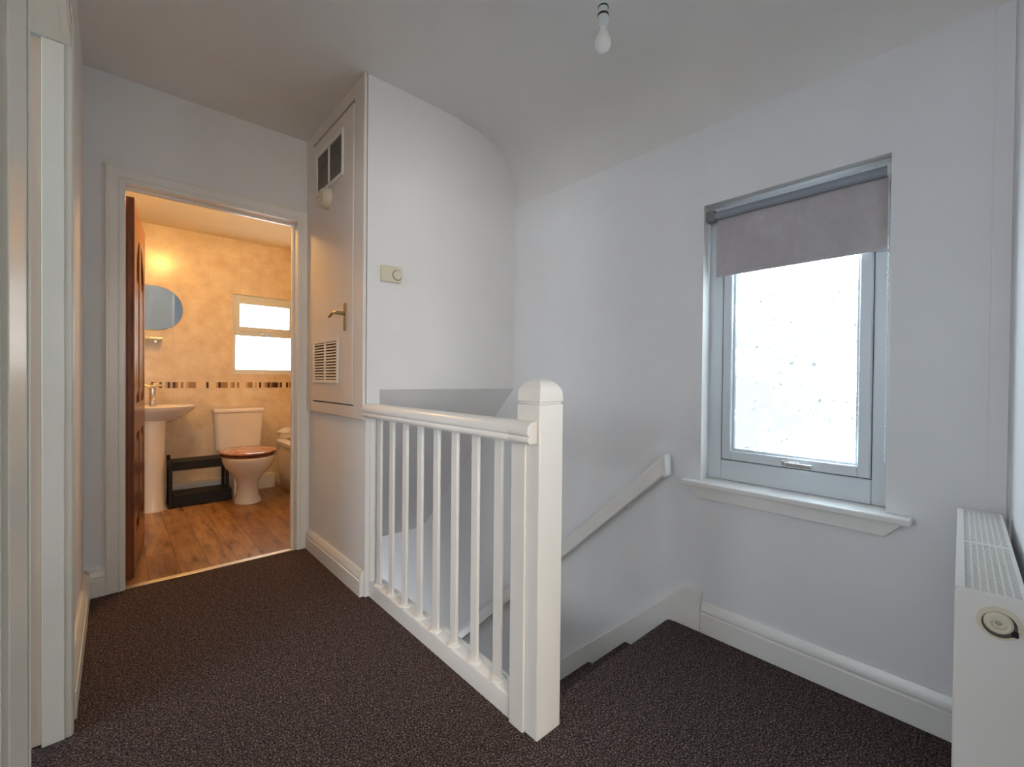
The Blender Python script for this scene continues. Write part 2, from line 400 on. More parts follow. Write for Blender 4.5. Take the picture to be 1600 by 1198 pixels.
# balusters
for i in range(8):
    y = 1.088+.1235*i
    q = MB(); q.box(.918, .930, y-.0185, y+.0185, .071, .866)
    q.lathe([(.027, .072), (.027, .076), (.02, .080), (.001, .081)], (.925, y, 0), n=14)
    q.build('baluster', 'gloss', R, bevel=.002)
MB().box(.905, .928, YT-.016, YT, .073, .866).build('wall_batten', 'gloss', R, bevel=.002)
MB().box(.896, .9045, .938, .999, .0, .864).box(.9045, .925, .9855, .999, .0, .864).build('half_newel', 'gloss', R, bevel=.002)
n = MB(); n.box(.905, 1.005, .887, .985, 0, .975)
n.box(.909, 1.001, .891, .981, .975, .983)
NP = n.build('newel_post', 'gloss', R, bevel=.0035)
rs = []
for k in range(9):
    t = k/8; hh = .049*math.cos(t*PI/2) if k < 8 else .004
    z = 1.002 + .049*math.sin(t*PI/2)
    hy = hh
    rs.append([(.955-hh, .936-hy, z), (.955+hh, .936-hy, z), (.955+hh, .936+hy, z), (.955-hh, .936+hy, z)])
rs = [[(.906, .887, .983), (1.004, .887, .983), (1.004, .985, .983), (.906, .985, .983)]] + rs
n = MB(); n.rings(rs); n.build('newel_cap', 'gloss', NP, bevel=.002)

# ---- wall handrail
R = empty('wall_handrail', (1.79, 1.0, .66))
tag(R, 'white sloping handrail fixed to the window wall above the stairs', 'handrail')
def slope(y, o): return o-(y-1.0)*.93
prof = [(1.770, -.080), (1.766, -.01), (1.772, .004), (1.785, .010), (1.800, .006), (1.808, -.004), (1.808, -.080)]
h = MB(); rsA = []
for y in (.985, 3.55): rsA.append([(x, y, slope(y, .705)+z) for x, z in prof])
h.rings(rsA); h.build('rail', 'gloss', R, bevel=.002, smooth=True)
h = MB(); h.prism([(.966, .64), (.972, .725), (.984, .728), (.985, .64), (.978, .628)], 'X', 1.766, 1.812); h.build('end_cap', 'gloss', R, bevel=.003)
for y in (1.2, 2.1, 3.1):
    z = slope(y, .705)-.05
    MB().box(1.807, XW, y-.02, y+.02, z-.03, z+.02).build('bracket', 'gloss', R, bevel=.003)

# ---- window 1
R = struct(empty('window_1', (XW+.1, .55, .612)), 'white casement window of obscured glass with a deep sill', 'window')
def ring_frame(mb, x0, x1, y0, y1, z0, z1, wl, wr, wb, wt):
    mb.box(x0, x1, y0, y0+wl, z0, z1); mb.box(x0, x1, y1-wr, y1, z0, z1)
    mb.box(x0, x1, y0+wl, y1-wr, z0, z0+wb); mb.box(x0, x1, y0+wl, y1-wr, z1-wt, z1)
fx = 1.905
f_ = MB(); ring_frame(f_, fx, fx+.06, oy0, oy1, .634, oz1, .052, .058, .085, .06); f_.build('frame', 'upvc', R, bevel=.004)
f_ = MB(); ring_frame(f_, fx+.004, fx+.01, oy0+.05, oy1-.056, .717, oz1-.058, .004, .004, .004, .004); f_.build('gasket', 'dark', R)
sa = MB(); ring_frame(sa, fx-.004, fx+.05, oy0+.055, oy1-.061, .722, oz1-.063, .036, .036, .038, .04)
SA = sa.build('sash', 'upvc', R, bevel=.005)
gb = MB(); ring_frame(gb, fx+.012, fx+.034, oy0+.0905, oy1-.0965, .7595, oz1-.10, .009, .009, .009, .009); gb.build('glazing_bead', 'upvc', SA, bevel=.002)
MB().box(fx+.024, fx+.032, oy0+.092, oy1-.098, .761, oz1-.1015).build('pane', 'pane', SA)
hd = MB(); hy = .536
hd.box(fx-.012, fx-.0042, hy-.03, hy+.03, .728, .748); hd.lathe([(.009, -.030), (.009, -.010)], (fx, hy, .738), 'X', 14)
hd.box(fx-.034, fx-.024, hy-.075, hy+.012, .730, .746)
hd.build('window_handle', 'chrome', SA, bevel=.002)
sl = MB(); sl.prism([(.915, XW-.001), (.915, XW-.045), (.905, XW-.052), (.191, XW-.052), (.181, XW-.045), (.181, XW-.001), (oy0, XW-.001), (oy0, fx+.03), (oy1, fx+.03), (oy1, XW-.001)][::-1] and
    [(XW-.001, .915), (XW-.045, .915), (XW-.052, .905), (XW-.052, .191), (XW-.045, .181), (XW-.001, .181), (XW-.001, oy0+.0005), (fx+.03, oy0+.0005), (fx+.03, oy1-.0005), (XW-.001, oy1-.0005)], 'Z', .6122, .6335)
sl.build('sill', 'gloss', R, bevel=.005, seg=3)
MB().prism([(.895, .612), (.845, .562), (.248, .562), (.200, .612)], 'X', XW-.026, XW).build('apron', 'gloss', R, bevel=.002)
rv = MB(); rv.box(XW+.0005, fx, oy1-.004, oy1, .634, oz1-.004); rv.box(XW+.0005, fx, oy0, oy0+.004, .634, oz1-.004); rv.box(XW+.0005, fx, oy0, oy1, oz1-.004, oz1)
rv.build('reveal_lining', 'gloss', R)

# ---- roller blind
R = empty('roller_blind', (1.868, .535, 1.485)); tag(R, 'mauve grey roller blind, stained, pulled part way down the landing window', 'blind')
MB().lathe([(.016, .262), (.016, .815)], (1.868, 0, 1.738), 'Y', 20).build('roller', 'roller', R, smooth=True)
fb = MB()
N = 14; ring = []
fb.box(1.8845, 1.8865, .260, .818, 1.500, 1.738)
FB = fb.build('fabric', 'fabric', R)
MB().box(1.8825, 1.8885, .260, .818, 1.486, 1.504).build('bottom_bar', 'fabric', R, bevel=.002)
for y0_, y1_ in ((.249, .262), (.815, .849)):
    MB().box(1.852, 1.886, y0_, y1_, 1.716, 1.760).build('bracket', 'upvc' if y0_ < .5 else 'grey_plastic', R, bevel=.003)
ch = MB(); zt, zb = 1.735, .80
for k in range(int((zt-zb)/.0075)):
    z = zb+k*.0075
    ch.sphere((1.852, .2545, z), .0022, 6, 4); ch.sphere((1.868, .2585, z+.0035), .0022, 6, 4)
for k in range(7):
    a = PI*k/6; ch.sphere((1.860-.008*math.cos(a), .2565, zb-.012*math.sin(a)), .0024, 6, 4)
ch.tube([(1.852, .2545, zb), (1.852, .2545, zt)], .0008, 5); ch.tube([(1.868, .2585, zb), (1.868, .2585, zt)], .0008, 5)
ch.build('bead_chain', 'upvc', R)

# ---- radiator
th = math.atan(.045)
R = empty('radiator', (1.077, .040, .14), th); tag(R, 'white double panel radiator with a vented top grille under the right wall', 'radiator')
RZ = .56; L = .68; D = .072
def rb(nm, x0, x1, y0, y1, z0, z1, m='radiator', bv=.003, par=None): return MB().box(x0, x1, y0, y1, z0, z1).build(nm, m, par or R, bevel=bv, local=True)
fp = MB(); fp.box(0, L, .004, .012, 0, RZ-.01)
fp.build('front_panel', 'radiator', R, bevel=.004, local=True)
rb('back_panel', .004, L-.004, -D+.002, -D+.010, 0, RZ-.01)
ep = MB(); ep.box(-.002, .002, -D, .010, .0, RZ-.004)
EP = ep.build('end_panel', 'radiator', R, bevel=.001, local=True)
rb('end_panel', L-.002, L+.002, -D, .010, 0, RZ-.004)
g = MB(); g.box(.001, L-.001, -.0005, .012, RZ-.008, RZ); g.box(.001, L-.001, -D, -D+.006, RZ-.008, RZ)
g.box(.001, .008, -D+.006, 0, RZ-.008, RZ); g.box(L-.008, L-.001, -D+.006, 0, RZ-.008, RZ)
k = 0; x = .016
while x < L-.012:
    g.box(x, x+.0036, -D+.006, -.0004, RZ-.005, RZ-.001); x += .0105
for j in range(1, 7):
    y = -D+.006+j*(D-.0065)/7; g.box(.008, L-.008, y-.0014, y+.0014, RZ-.0055, RZ-.0015)
for j in (.33,): g.box(j-.006, j+.006, -D+.006, -.0004, RZ-.0045, RZ-.0005)
g.build('top_grille', 'radiator', R, local=True)
fn = MB(); x = .02
while x < L-.02:
    fn.box(x, x+.0015, -D+.012, .002, .03, RZ-.03); x += .016
fn.build('convector_fins', 'grey_plastic', R, local=True)
vz = .657-.14; vy = -.040
v = MB(); v.lathe([(.0265, -.004), (.0265, -.0018)], (0, vy, vz), 'X', 28); v.build('valve_collar', 'plastic', EP, local=True, smooth=True)
v = MB(); v.lathe([(.0205, -.0045), (.0205, -.0038)], (0, vy, vz-.002), 'X', 24); v.build('valve_recess', 'recess', EP, local=True)
v = MB(); v.lathe([(.017, -.0046), (.017, -.009), (.014, -.012), (.009, -.012), (.009, -.008), (.004, -.008), (.004, -.0046)], (0, vy+.001, vz+.002), 'X', 6+14); v.build('vent_plug', 'plastic', EP, local=True, smooth=True)
v = MB(); v.box(-.0052, -.0048, vy-.021, vy-.013, vz-.016, vz-.006); v.build('plug_key', 'black', EP, local=True)
for x in (.06, L-.06): rb('foot_bracket', x-.015, x+.015, -D-.02, -D+.004, -.14, .02, 'radiator', .002)
# supply pipe
# ---- pendant
R = empty('pendant_light', (1.14, .858, H)); tag(R, 'bare pendant light with unlit bulb hanging from the landing ceiling', 'light')
px, py = 1.14, .858
MB().lathe([(.001, H-.026), (.022, H-.025), (.042, H-.014), (.047, H), (.001, H)], (px, py, 0)).build('ceiling_rose', 'upvc', R, smooth=True)
MB().tube([(px, py, H-.02), (px-.001, py, 2.35), (px, py, 2.245)], .0032, 8).build('flex', 'upvc', R, smooth=True)
HO = MB().lathe([(.004, 2.252), (.008, 2.248), (.0135, 2.232), (.0150, 2.222), (.0150, 2.195), (.0165, 2.193), (.0165, 2.178), (.015, 2.175), (.015, 2.156), (.010, 2.155)], (px, py, 0)).build('lamp_holder', 'upvc', R, smooth=True)
MB().lathe([(.0163, 2.2205), (.0168, 2.2185), (.0163, 2.2165)], (px, py, 0)).build('seam_ring', 'dark', HO, smooth=True)
MB().lathe([(.0172, 2.1965), (.0180, 2.193), (.0172, 2.1895)], (px, py, 0)).build('seam_ring', 'dark', HO, smooth=True)
MB().lathe([(.012, 2.157), (.0125, 2.150), (.016, 2.138), (.023, 2.124), (.0262, 2.110), (.0255, 2.100), (.021, 2.090), (.012, 2.0835), (.001, 2.082)], (px, py, 0), n=28).build('bulb', 'bulb', R, smooth=True)

# ---- airing cupboard (door frame and door in the cupboard wall)
R = empty('airing_cupboard', (XC, 2.44, .86)); tag(R, 'tall white airing cupboard with vented door beside the bathroom', 'cupboard')
y0, y1 = YT, YB-.004
MB().box(XC, XC+.06, YT+.082, YB-.002, .862, H-.002).build('carcass', 'wall', R)
fr = MB(); X0 = XC-.016
fr.box(X0, XC, y0, y0+.112, .848, H); fr.box(X0, XC, y1-.105, y1, .848, H)
fr.box(X0, XC, y0+.112, y1-.105, .848, .908); fr.box(X0, XC, y0+.112, y1-.105, H-.068, H)
fr.build('frame', 'door_white', R, bevel=.003)
MB().box(XC-.003, XC, y0+.110, y1-.103, .906, H-.066).build('door_rebate', 'dark', R)
dy0, dy1, dz0, dz1 = y0+.116, y1-.108, .914, H-.090
dl = MB(); dl.box(XC-.020, XC-.003, dy0, dy1, dz0, dz1)
DL = dl.build('door', 'door_white', R, bevel=.003)
def vent(ya, yb, za, zb, back):
    fx_ = XC-.020
    v = MB(); bw = .018
    ring_frame(v, fx_-.008, fx_, ya, yb, za, zb, bw, bw, bw, bw); ym = (ya+yb)/2
    v.box(fx_-.008, fx_, ym-.007, ym+.007, za+bw, zb-bw)
    V = v.build('vent', 'gloss', DL, bevel=.0015)
    v.bm = None
    s = MB(); n_ = 13
    for k in range(n_):
        z = za+bw+(zb-za-2*bw)*(k+.35)/n_
        dz = (zb-za-2*bw)/n_
        s.prism([(fx_-.0075, z-.001), (fx_-.0065, z-.001), (fx_-.0010, z+dz*.55), (fx_-.0020, z+dz*.55)], 'Y', ya+bw, ym-.007)
        s.prism([(fx_-.0075, z-.001), (fx_-.0065, z-.001), (fx_-.0010, z+dz*.55), (fx_-.0020, z+dz*.55)], 'Y', ym+.007, yb-bw)
    s.build('vent_slats', 'door_white', DL)
    MB().box(fx_-.0008, fx_-.0001, ya+bw, yb-bw, za+bw, zb-bw).build('vent_shade', back, DL)  # flat sheet whose tone paints in the shade behind the slats
vent(2.262, 2.664, 2.082, 2.322, 'grey_plastic'); vent(2.318, 2.702, 1.018, 1.258, 'dark')
hh = MB(); hh.box(XC-.026, XC-.020, 2.213, 2.243, 1.285, 1.425)
hh.lathe([(.009, -.050), (.009, -.004)], (XC-.020, 2.228, 1.372), 'X', 12)
hh.tube([(XC-.064, 2.222, 1.372), (XC-.066, 2.250, 1.373), (XC-.064, 2.275, 1.380), (XC-.062, 2.300, 1.376), (XC-.062, 2.325, 1.364), (XC-.062, 2.345, 1.362)], [.008, .008, .007, .0065, .006, .0055], 8)
hh.build('lever_handle', 'brass', DL, bevel=.0015, smooth=True)
sm = MB(); sm.lathe([(.001, 0), (.056, -.0005), (.056, -.012), (.050, -.030), (.040, -.042), (.001, -.045)], (XC-.0201, 2.478, 2.024), 'X', 32)
tag(sm.build('smoke_alarm', 'plastic', smooth=True), 'round cream smoke alarm fixed to the cupboard door below its top vent', 'smoke alarm')

# ---- thermostat
R = empty('thermostat', (1.0, YT, 1.51)); tag(R, 'cream room thermostat with round dial on the wall above the balustrade', 'thermostat')
MB().box(.951, 1.058, YT-.024, YT, 1.517, 1.594).build('case', 'plastic', R, bevel=.004)
MB().lathe([(.001, -.036), (.021, -.035), (.023, -.024)], (1.031, YT, 1.553), 'Y', 24).build('dial', 'plastic', R, smooth=True)
MB().lathe([(.0265, -.0252), (.0265, -.0242)], (1.031, YT, 1.553), 'Y', 28).build('dial_ring', 'grey_plastic', R)

# ---- bathroom door: lining, architrave, leaf
R = struct(empty('door_1', (.42, YB, 0)), 'bathroom doorway with white architrave and varnished pine door opened inwards', 'door')
ar = MB()
ar.box(-.036, .034, YB-.016, YB, 0, 2.056); ar.box(.815, XC-.0005, YB-.016, YB, 0, 2.056); ar.box(.034, .815, YB-.016, YB, 1.982, 2.056)
for a, b_ in ((-.036, -.026), (.010, .016)): ar.box(a, b_, YB-.021, YB-.016, 0, 2.056 if a < 0 else 2.0)
for a, b_ in ((.875, .8845), (.833, .839)): ar.box(a, b_, YB-.021, YB-.016, 0, 2.056 if a > .85 else 2.0)
ar.box(-.026, .875, YB-.021, YB-.016, 2.046, 2.056); ar.box(.016, .833, YB-.021, YB-.016, 2.0, 2.006)
ar.build('architrave', 'gloss', R, bevel=.0025)
ln = MB(); ln.box(.0205, .036, YB, TH, 0, 1.98); ln.box(.813, .8285, YB, TH, 0, 1.98); ln.box(.0205, .8285, YB, TH, 1.98, 1.9955)
ln.box(.800, .813, TH-.055, TH-.03, 0, 1.98); ln.box(.036, .8, TH-.055, TH-.03, 1.967, 1.98)
ln.build('lining', 'gloss', R, bevel=.0015)
MB().box(.0365, .8125, YB-.012, YB+.028, .0005, .006).build('threshold_strip', 'gold', R, bevel=.002)
# leaf (local frame turned about its hinge)
ang = math.atan2(.735, .069)
LF = bpy.data.objects.new('door_leaf', None)
lw, lh, lt = .74, 1.955, .036
lf = MB()
fr_t = .009
lf.box(0, lw, .009, lt-.009, .012, lh)           # core
def face(ya, yb):
    lf.box(0, .10, ya, yb, .012, lh); lf.box(lw-.10, lw, ya, yb, .012, lh); lf.box(.32, .42, ya, yb, .012, lh)
    for xa, xb in ((.10, .32), (.42, lw-.10)):
        lf.box(xa, xb, ya, yb, .012, .20); lf.box(xa, xb, ya, yb, .74, .90)
        xm = (xa+xb)/2; arc = [(xa, lh), (xa, 1.62)] if xa < .2 else [(xa, lh), (xa, 1.80)]
        n_ = 10
        for k in range(1, n_):
            t = k/n_; x = xa+(xb-xa)*t
            u = t if xa < .2 else 1-t
            arc.append((x, 1.62+.18*math.sin(u*PI/2)))
        arc += [(xb, 1.80 if xa < .2 else 1.62), (xb, lh)]
        lf.prism(arc, 'Y', ya, yb)
        # raised field
        for za, zb in ((.235, .705), (.935, 1.58)):
            yc = (.009, .002) if ya < .005 else (lt-.009, lt-.002)
            m_ = .03
            q = [(xa+.012, yc[0], za), (xb-.012, yc[0], za), (xb-.012, yc[0], zb), (xa+.012, yc[0], zb)]
            p = [(xa+.012+m_, yc[1], za+m_), (xb-.012-m_, yc[1], za+m_), (xb-.012-m_, yc[1], zb-m_), (xa+.012+m_, yc[1], zb-m_)]
            lf.rings([q, p])
face(0, .0092); face(lt-.0092, lt)
me_o = lf.build('door_leaf', 'pine', R, bevel=.0015, local=True)
me_o.location = Vector((.071, 2.968, 0))-ORIG['door_1']; me_o.rotation_euler = (0, 0, ang)
kn = MB(); kn.lathe([(.026, -.001), (.026, -.008), (.010, -.010), (.009, -.03), (.022, -.036), (.026, -.048), (.018, -.058), (.001, -.06)], (lw-.055, 0, .98), 'Y', 20)
# knob sits on the hidden face, seen from the bathroom
k_o = kn.build('door_knob', 'brass', me_o, local=True, smooth=True); k_o.location = (0, 0, 0)
for v_ in k_o.data.vertices: v_.co.y = lt - v_.co.y
bpy.data.objects.remove(LF)

# ---- left doorway
R = struct(empty('door_2', (XL, 1.45, 0)), 'cream painted doorway at the far left of the landing', 'door')
ar = MB()
ar.prism([(XL, 1.865), (XL+.011, 1.865), (XL+.015, 1.86), (XL+.019, 1.845), (XL+.021, 1.83), (XL+.021, 1.80), (XL+.017, 1.795), (XL, 1.795)], 'Z', 0, 2.06)
ar.box(XL, XL+.018, .790, .938, 0, 2.06); ar.box(XL, XL+.018, .938, 1.795, 1.985, 2.06)
ar.box(XL+.018, XL+.021, .932, .938, 0, 1.99); ar.box(XL+.018, XL+.022, .938, 1.86, 2.05, 2.06)
ar.build('architrave', 'cream', R, bevel=.003)
ln = MB(); ln.box(XL-.042, XL+.004, 1.79, 1.8095, 0, 1.985); ln.box(XL-.127, XL+.004, .9305, .945, 0, 1.985); ln.box(XL-.127, XL+.004, .945, 1.79, 1.985, 1.9955)
ln.build('lining', 'cream', R, bevel=.002)
MB().box(XL-.80, XL-.043, 1.802, 1.838, .003, 1.984).build('door_leaf', 'leaf_shaded', R, bevel=.002)
# next frame towards the camera
R = struct(empty('door_3', (XL, .45, 0)), 'edge of a second white door frame at the left picture edge', 'door')
MB().box(XL, XL+.012, .715, .785, 0, 2.06).box(XL, XL+.012, .1, .165, 0, 2.06).box(XL, XL+.012, .165, .715, 1.985, 2.06).build('architrave', 'gloss', R, bevel=.003)
MB().box(XL-.125, XL, .1505, .165, 0, 1.99).box(XL-.125, XL, .710, .7245, 0, 1.99).box(XL-.125, XL, .165, .71, 1.98, 1.9955).build('lining', 'gloss', R, bevel=.002)
MB().prism([(XL-.13, .170), (XL-.13, .206), (XL-.70, .176), (XL-.70, .140)], 'Z', .008, 1.975).build('door_leaf', 'gloss', R, bevel=.002)
R = struct(empty('window_4', (-3.1, .9, .8)))
w = MB()
for (a, b_, c_, d_) in ((.0, .06, .8, 2.1), (1.94, 2.0, .8, 2.1), (.06, 1.94, .8, .86), (.06, 1.94, 2.04, 2.1)): w.box(-3.1, -3.06, a, b_, c_, d_)
w.build('window_frame', 'upvc', R)
MB().box(-3.095, -3.085, .06, 1.94, .86, 2.04).build('pane', 'pane_left', R)
# unseen glowing window added behind the camera as fill light
R = struct(empty('fill_window', (-.8, -2.8, .85)))
w = MB(); 
for (a, b_, c_, d_) in ((-1.55, -1.5, .85, 2.1), (.22, .27, .85, 2.1), (-1.5, .22, .85, .9), (-1.5, .22, 2.05, 2.1)): w.box(a, b_, -2.8, -2.76, c_, d_)
w.build('window_frame', 'upvc', R)
MB().box(-1.5, .22, -2.795, -2.785, .9, 2.05).build('pane', 'pane_fill', R)

# ---- bathroom window
R = struct(empty('window_2', (1.07, YK, 1.075)), 'small white bathroom window with top opener and obscured panes', 'window')
def rfY(mb, y0, y1, x0, x1, z0, z1, wx, wb, wt):
    mb.box(x0, x0+wx, y0, y1, z0, z1); mb.box(x1-wx, x1, y0, y1, z0, z1); mb.box(x0+wx, x1-wx, y0, y1, z0, z0+wb); mb.box(x0+wx, x1-wx, y0, y1, z1-wt, z1)
yf = YK+.012
f_ = MB(); rfY(f_, yf, yf+.05, wx0, wx1, wz0, wz1, .028, .04, .045); f_.box(wx0+.028, wx1-.028, yf, yf+.05, 1.43, 1.49)
f_.build('frame', 'upvc', R, bevel=.003)
f_ = MB(); rfY(f_, yf-.006, yf+.03, wx0+.026, wx1-.026, 1.47, 1.772, .034, .045, .045); OP = f_.build('opener', 'upvc', R, bevel=.003)
MB().box(wx0+.06, wx1-.06, yf+.012, yf+.02, 1.514, 1.728).build('pane', 'pane_bath', OP)
MB().box(wx0+.028, wx1-.028, yf+.012, yf+.02, 1.115, 1.43).build('pane', 'pane_bath', R)
MB().box(1.03, 1.11, yf-.02, yf-.006, 1.452, 1.462).box(1.035, 1.055, yf-.026, yf-.006, 1.456, 1.476).build('window_handle', 'chrome', OP, bevel=.002)
struct(MB().box(wx0, wx1, YK+.002, YK+.06, wz0-.008, wz0+.004).build('trim_7', 'gloss'))

# ---- toilet
TX = .83
R = empty('toilet', (TX, 4.3, 0)); tag(R, 'white close coupled toilet with dark wooden seat on the bathroom floor', 'toilet')
def oval(cx, cy, z, a, bf, bb, n=28):
    out = []
    for k in range(n):
        t = 2*PI*k/n; x = a*math.cos(t); y = math.sin(t)
        out.append((cx+x, cy+(y*bb if y > 0 else y*bf), z))
    return out
p = MB()
levels = [(0, .100, .125, .20, 4.24), (.02, .098, .122, .20, 4.24), (.06, .080, .10, .19, 4.25), (.14, .074, .095, .18, 4.25), (.20, .090, .11, .18, 4.24), (.26, .135, .165, .19, 4.22),
          (.31, .172, .21, .20, 4.22), (.36, .190, .235, .21, 4.22), (.39, .192, .24, .21, 4.22), (.396, .188, .236, .20, 4.22)]
p.rings([oval(TX, cy, z, a, bf, bb) for z, a, bf, bb, cy in levels])
p.box(TX-.11, TX+.11, 4.36, 4.60, .30, .394); p.box(TX-.085, TX+.085, 4.33, 4.62, .0, .31)
p.build('pan', 'ceramic', R, bevel=.006, smooth=True)
def cist(z0, z1, w0, w1, d0, d1, r=.03):
    def rr(w, d, z):
        pts = []
        for (cx, cy, a0) in ((TX+w-r, 4.735-r, 0), (TX-w+r, 4.735-r, PI/2), (TX-w+r, 4.735-d+r, PI), (TX+w-r, 4.735-d+r, 3*PI/2)):
            for k in range(5): a = a0+k*PI/8; pts.append((cx+r*math.cos(a), cy+r*math.sin(a), z))
        return pts
    return [rr(w0, d0, z0), rr((w0+w1)/2, (d0+d1)/2, (z0+z1)/2), rr(w1, d1, z1)]
MB().rings(cist(.398, .726, .172, .190, .155, .175)).build('cistern', 'ceramic', R, bevel=.004, smooth=True)
LD = MB().rings(cist(.727, .760, .196, .196, .185, .183)).build('cistern_lid', 'ceramic', R, bevel=.008, smooth=True)
MB().lathe([(.022, .760), (.022, .765), (.018, .767), (.001, .767)], (TX-.01, 4.64, 0)).build('flush_button', 'chrome', LD, smooth=True)
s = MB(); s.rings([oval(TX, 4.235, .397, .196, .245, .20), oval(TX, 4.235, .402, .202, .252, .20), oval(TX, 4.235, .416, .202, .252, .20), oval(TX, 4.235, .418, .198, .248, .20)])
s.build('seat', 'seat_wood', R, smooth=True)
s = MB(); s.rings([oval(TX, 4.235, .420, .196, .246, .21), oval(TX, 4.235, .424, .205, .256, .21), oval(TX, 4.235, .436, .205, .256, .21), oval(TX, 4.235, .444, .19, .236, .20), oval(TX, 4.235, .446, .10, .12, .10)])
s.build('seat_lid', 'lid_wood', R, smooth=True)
for dx in (-.07, .07): MB().lathe([(.012, -.02), (.012, .02)], (TX+dx, 4.435, .425), 'X', 12).build('hinge', 'chrome', R, smooth=True)

# ---- pedestal basin
BX = .215
R = empty('pedestal_basin', (BX, 4.5, 0)); tag(R, 'white pedestal wash basin with chrome tap, half hidden by the pine door', 'basin')
def bas(z, a, bf, bb=.20, cy=4.52): return [(x, min(y, YK-.012), zz) for x, y, zz in oval(BX, cy, z, a, bf, bb, 36)]
b = MB()
b.rings([bas(.665, .09, .10), bas(.69, .14, .15), bas(.73, .215, .20), bas(.77, .262, .235), bas(.792, .280, .25), bas(.806, .283, .253), bas(.812, .276, .246),
         bas(.808, .255, .222, .10), bas(.780, .22, .19, .08), bas(.74, .14, .12, .05), bas(.725, .03, .03, .02)])
b.build('bowl', 'ceramic', R, smooth=True)
p = MB(); prf = [(0, .092), (.015, .090), (.05, .080), (.3, .075), (.6, .080), (.70, .088)]
p.rings([[(BX+a*1.0*math.cos(t), min(4.44+a*1.15*math.sin(t), YK), z) for t in [2*PI*k/20 for k in range(20)]] for z, a in prf])
p.build('pedestal', 'ceramic', R, smooth=True)
t = MB(); ty = 4.625
t.lathe([(.027, .806), (.024, .815), (.021, .90), (.023, .93), (.020, .952), (.001, .955)], (BX+.01, ty, 0))
t.tube([(BX+.01, ty-.01, .875), (BX+.01, ty-.06, .885), (BX+.01, ty-.11, .872), (BX+.01, ty-.118, .860)], [.016, .014, .012, .011], 10)
t.tube([(BX-.01, ty, .958), (BX+.03, ty-.02, .966), (BX+.085, ty-.03, .972)], [.012, .010, .007], 8); t.tube([(BX-.075, ty+.01, .985), (BX-.01, ty, .960)], [.008, .012], 8)
t.build('tap', 'chrome', R, smooth=True)
MB().lathe([(.012, .7275), (.020, .7290), (.001, .7300)], (BX, 4.52, 0)).build('waste', 'chrome', R, smooth=True)

# ---- mirror and shelf
R = empty('wall_mirror', (.2, YK, 1.43)); tag(R, 'rounded frameless mirror on the bathroom tiles above the basin', 'mirror')
def stad(cx, hw, r, zc, n=14):
    pts = []
    for k in range(n+1): a = -PI/2+PI*k/n; pts.append((cx+hw-r+r*math.cos(a), zc+r*math.sin(a)))
    for k in range(n+1): a = PI/2+PI*k/n; pts.append((cx-hw+r+r*math.cos(a), zc+r*math.sin(a)))
    return pts
mb = MB().prism(stad(.20, .232, .182, 1.614), 'Y', YK-.009, YK-.004)
for v_ in mb.bm.verts: v_.co.y -= (v_.co.z-1.432)*math.tan(math.radians(3.5))
mb.build('glass', 'mirror', R, bevel=.0015)
for x in (.06, .34): MB().lathe([(.008, -.016), (.008, 0)], (x, YK, 1.45), 'Y', 12).build('fixing', 'chrome', R)
R = empty('glass_shelf', (.18, YK, 1.33)); tag(R, 'small glass shelf on chrome brackets below the bathroom mirror', 'shelf')
mg, nt, bb_ = new_mat('shelf_glass'); bb_.inputs['Transmission Weight'].default_value = .7; bb_.inputs['Roughness'].default_value = .05; bb_.inputs['Base Color'].default_value = (.8, .9, .88, 1)
bump(nt, bb_, noise(nt, world_pos(nt), 30, 1).outputs['Fac'], .01); M['sglass'] = mg
MB().box(.06, .285, YK-.11, YK-.003, 1.341, 1.347).build('glass', 'sglass', R, bevel=.001)
for x in (.10, .245): MB().box(x-.01, x+.01, YK-.05, YK, 1.325, 1.3405).build('bracket', 'chrome', R, bevel=.002)
MB().tube([(.06, YK-.108, 1.357), (.285, YK-.108, 1.357)], .003, 8).tube([(.285, YK-.108, 1.357), (.285, YK-.004, 1.357)], .003, 8).build('guard_rail', 'chrome', R)

# ---- black step stool
R = empty('step_stool', (.5, 4.4, 0)); tag(R, 'low black two tier step stool between the basin and toilet', 'stool')
MB().box(.335, .69, 4.40, 4.60, .335, .362).box(.335, .69, 4.40, 4.415, .290, .335).build('top_tread', 'black', R, bevel=.004)
MB().box(.335, .73, 4.36, 4.56, .085, .105).box(.335, .73, 4.36, 4.375, .012, .085).build('lower_tread', 'black', R, bevel=.004)
for x in (.322, .701):
    for y, z in ((4.375, .36), (4.565, .40)):
        MB().box(x-.012, x+.012, y-.012, y+.012, 0, z).build('leg', 'black', R, bevel=.003)
    MB().box(x-.010, x+.010, 4.387, 4.553, .17 if 0 else .30, .36).build('side_rail', 'black', R, bevel=.003)

# ---- bath
R = empty('bath', (1.45, 4.2, 0)); tag(R, 'cream white bath with rounded corner along the right bathroom wall', 'bath')
def bathring(x0, z, r, inset=0, yb=YK-.006, xr=1.795, ya=3.2):
    pts = [(xr-inset, ya+inset, z), (xr-inset, yb-inset, z)]
    n_ = 10
    for k in range(n_+1):
        a = PI/2+PI/2*k/n_; pts.append((x0+inset+r+r*math.cos(a), yb-inset-r+r*math.sin(a), z))
    for k in range(n_+1):
        a = PI+PI/2*k/n_; pts.append((x0+inset+.05+.05*math.cos(a), ya+inset+.05+.05*math.sin(a), z))
    return pts
pb = MB(); pb.rings([bathring(1.185, 0, .16), bathring(1.165, .06, .17), bathring(1.145, .2, .19), bathring(1.14, .34, .2), bathring(1.155, .40, .2), bathring(1.165, .415, .2)]); pb.build('side_panel', 'bath_white', R, smooth=True)
tb = MB(); tb.rings([bathring(1.145, .416, .2), bathring(1.128, .425, .2), bathring(1.128, .452, .2), bathring(1.14, .462, .2), bathring(1.14, .462, .2, .06), bathring(1.14, .44, .2, .07), bathring(1.14, .432, .18, .12)])
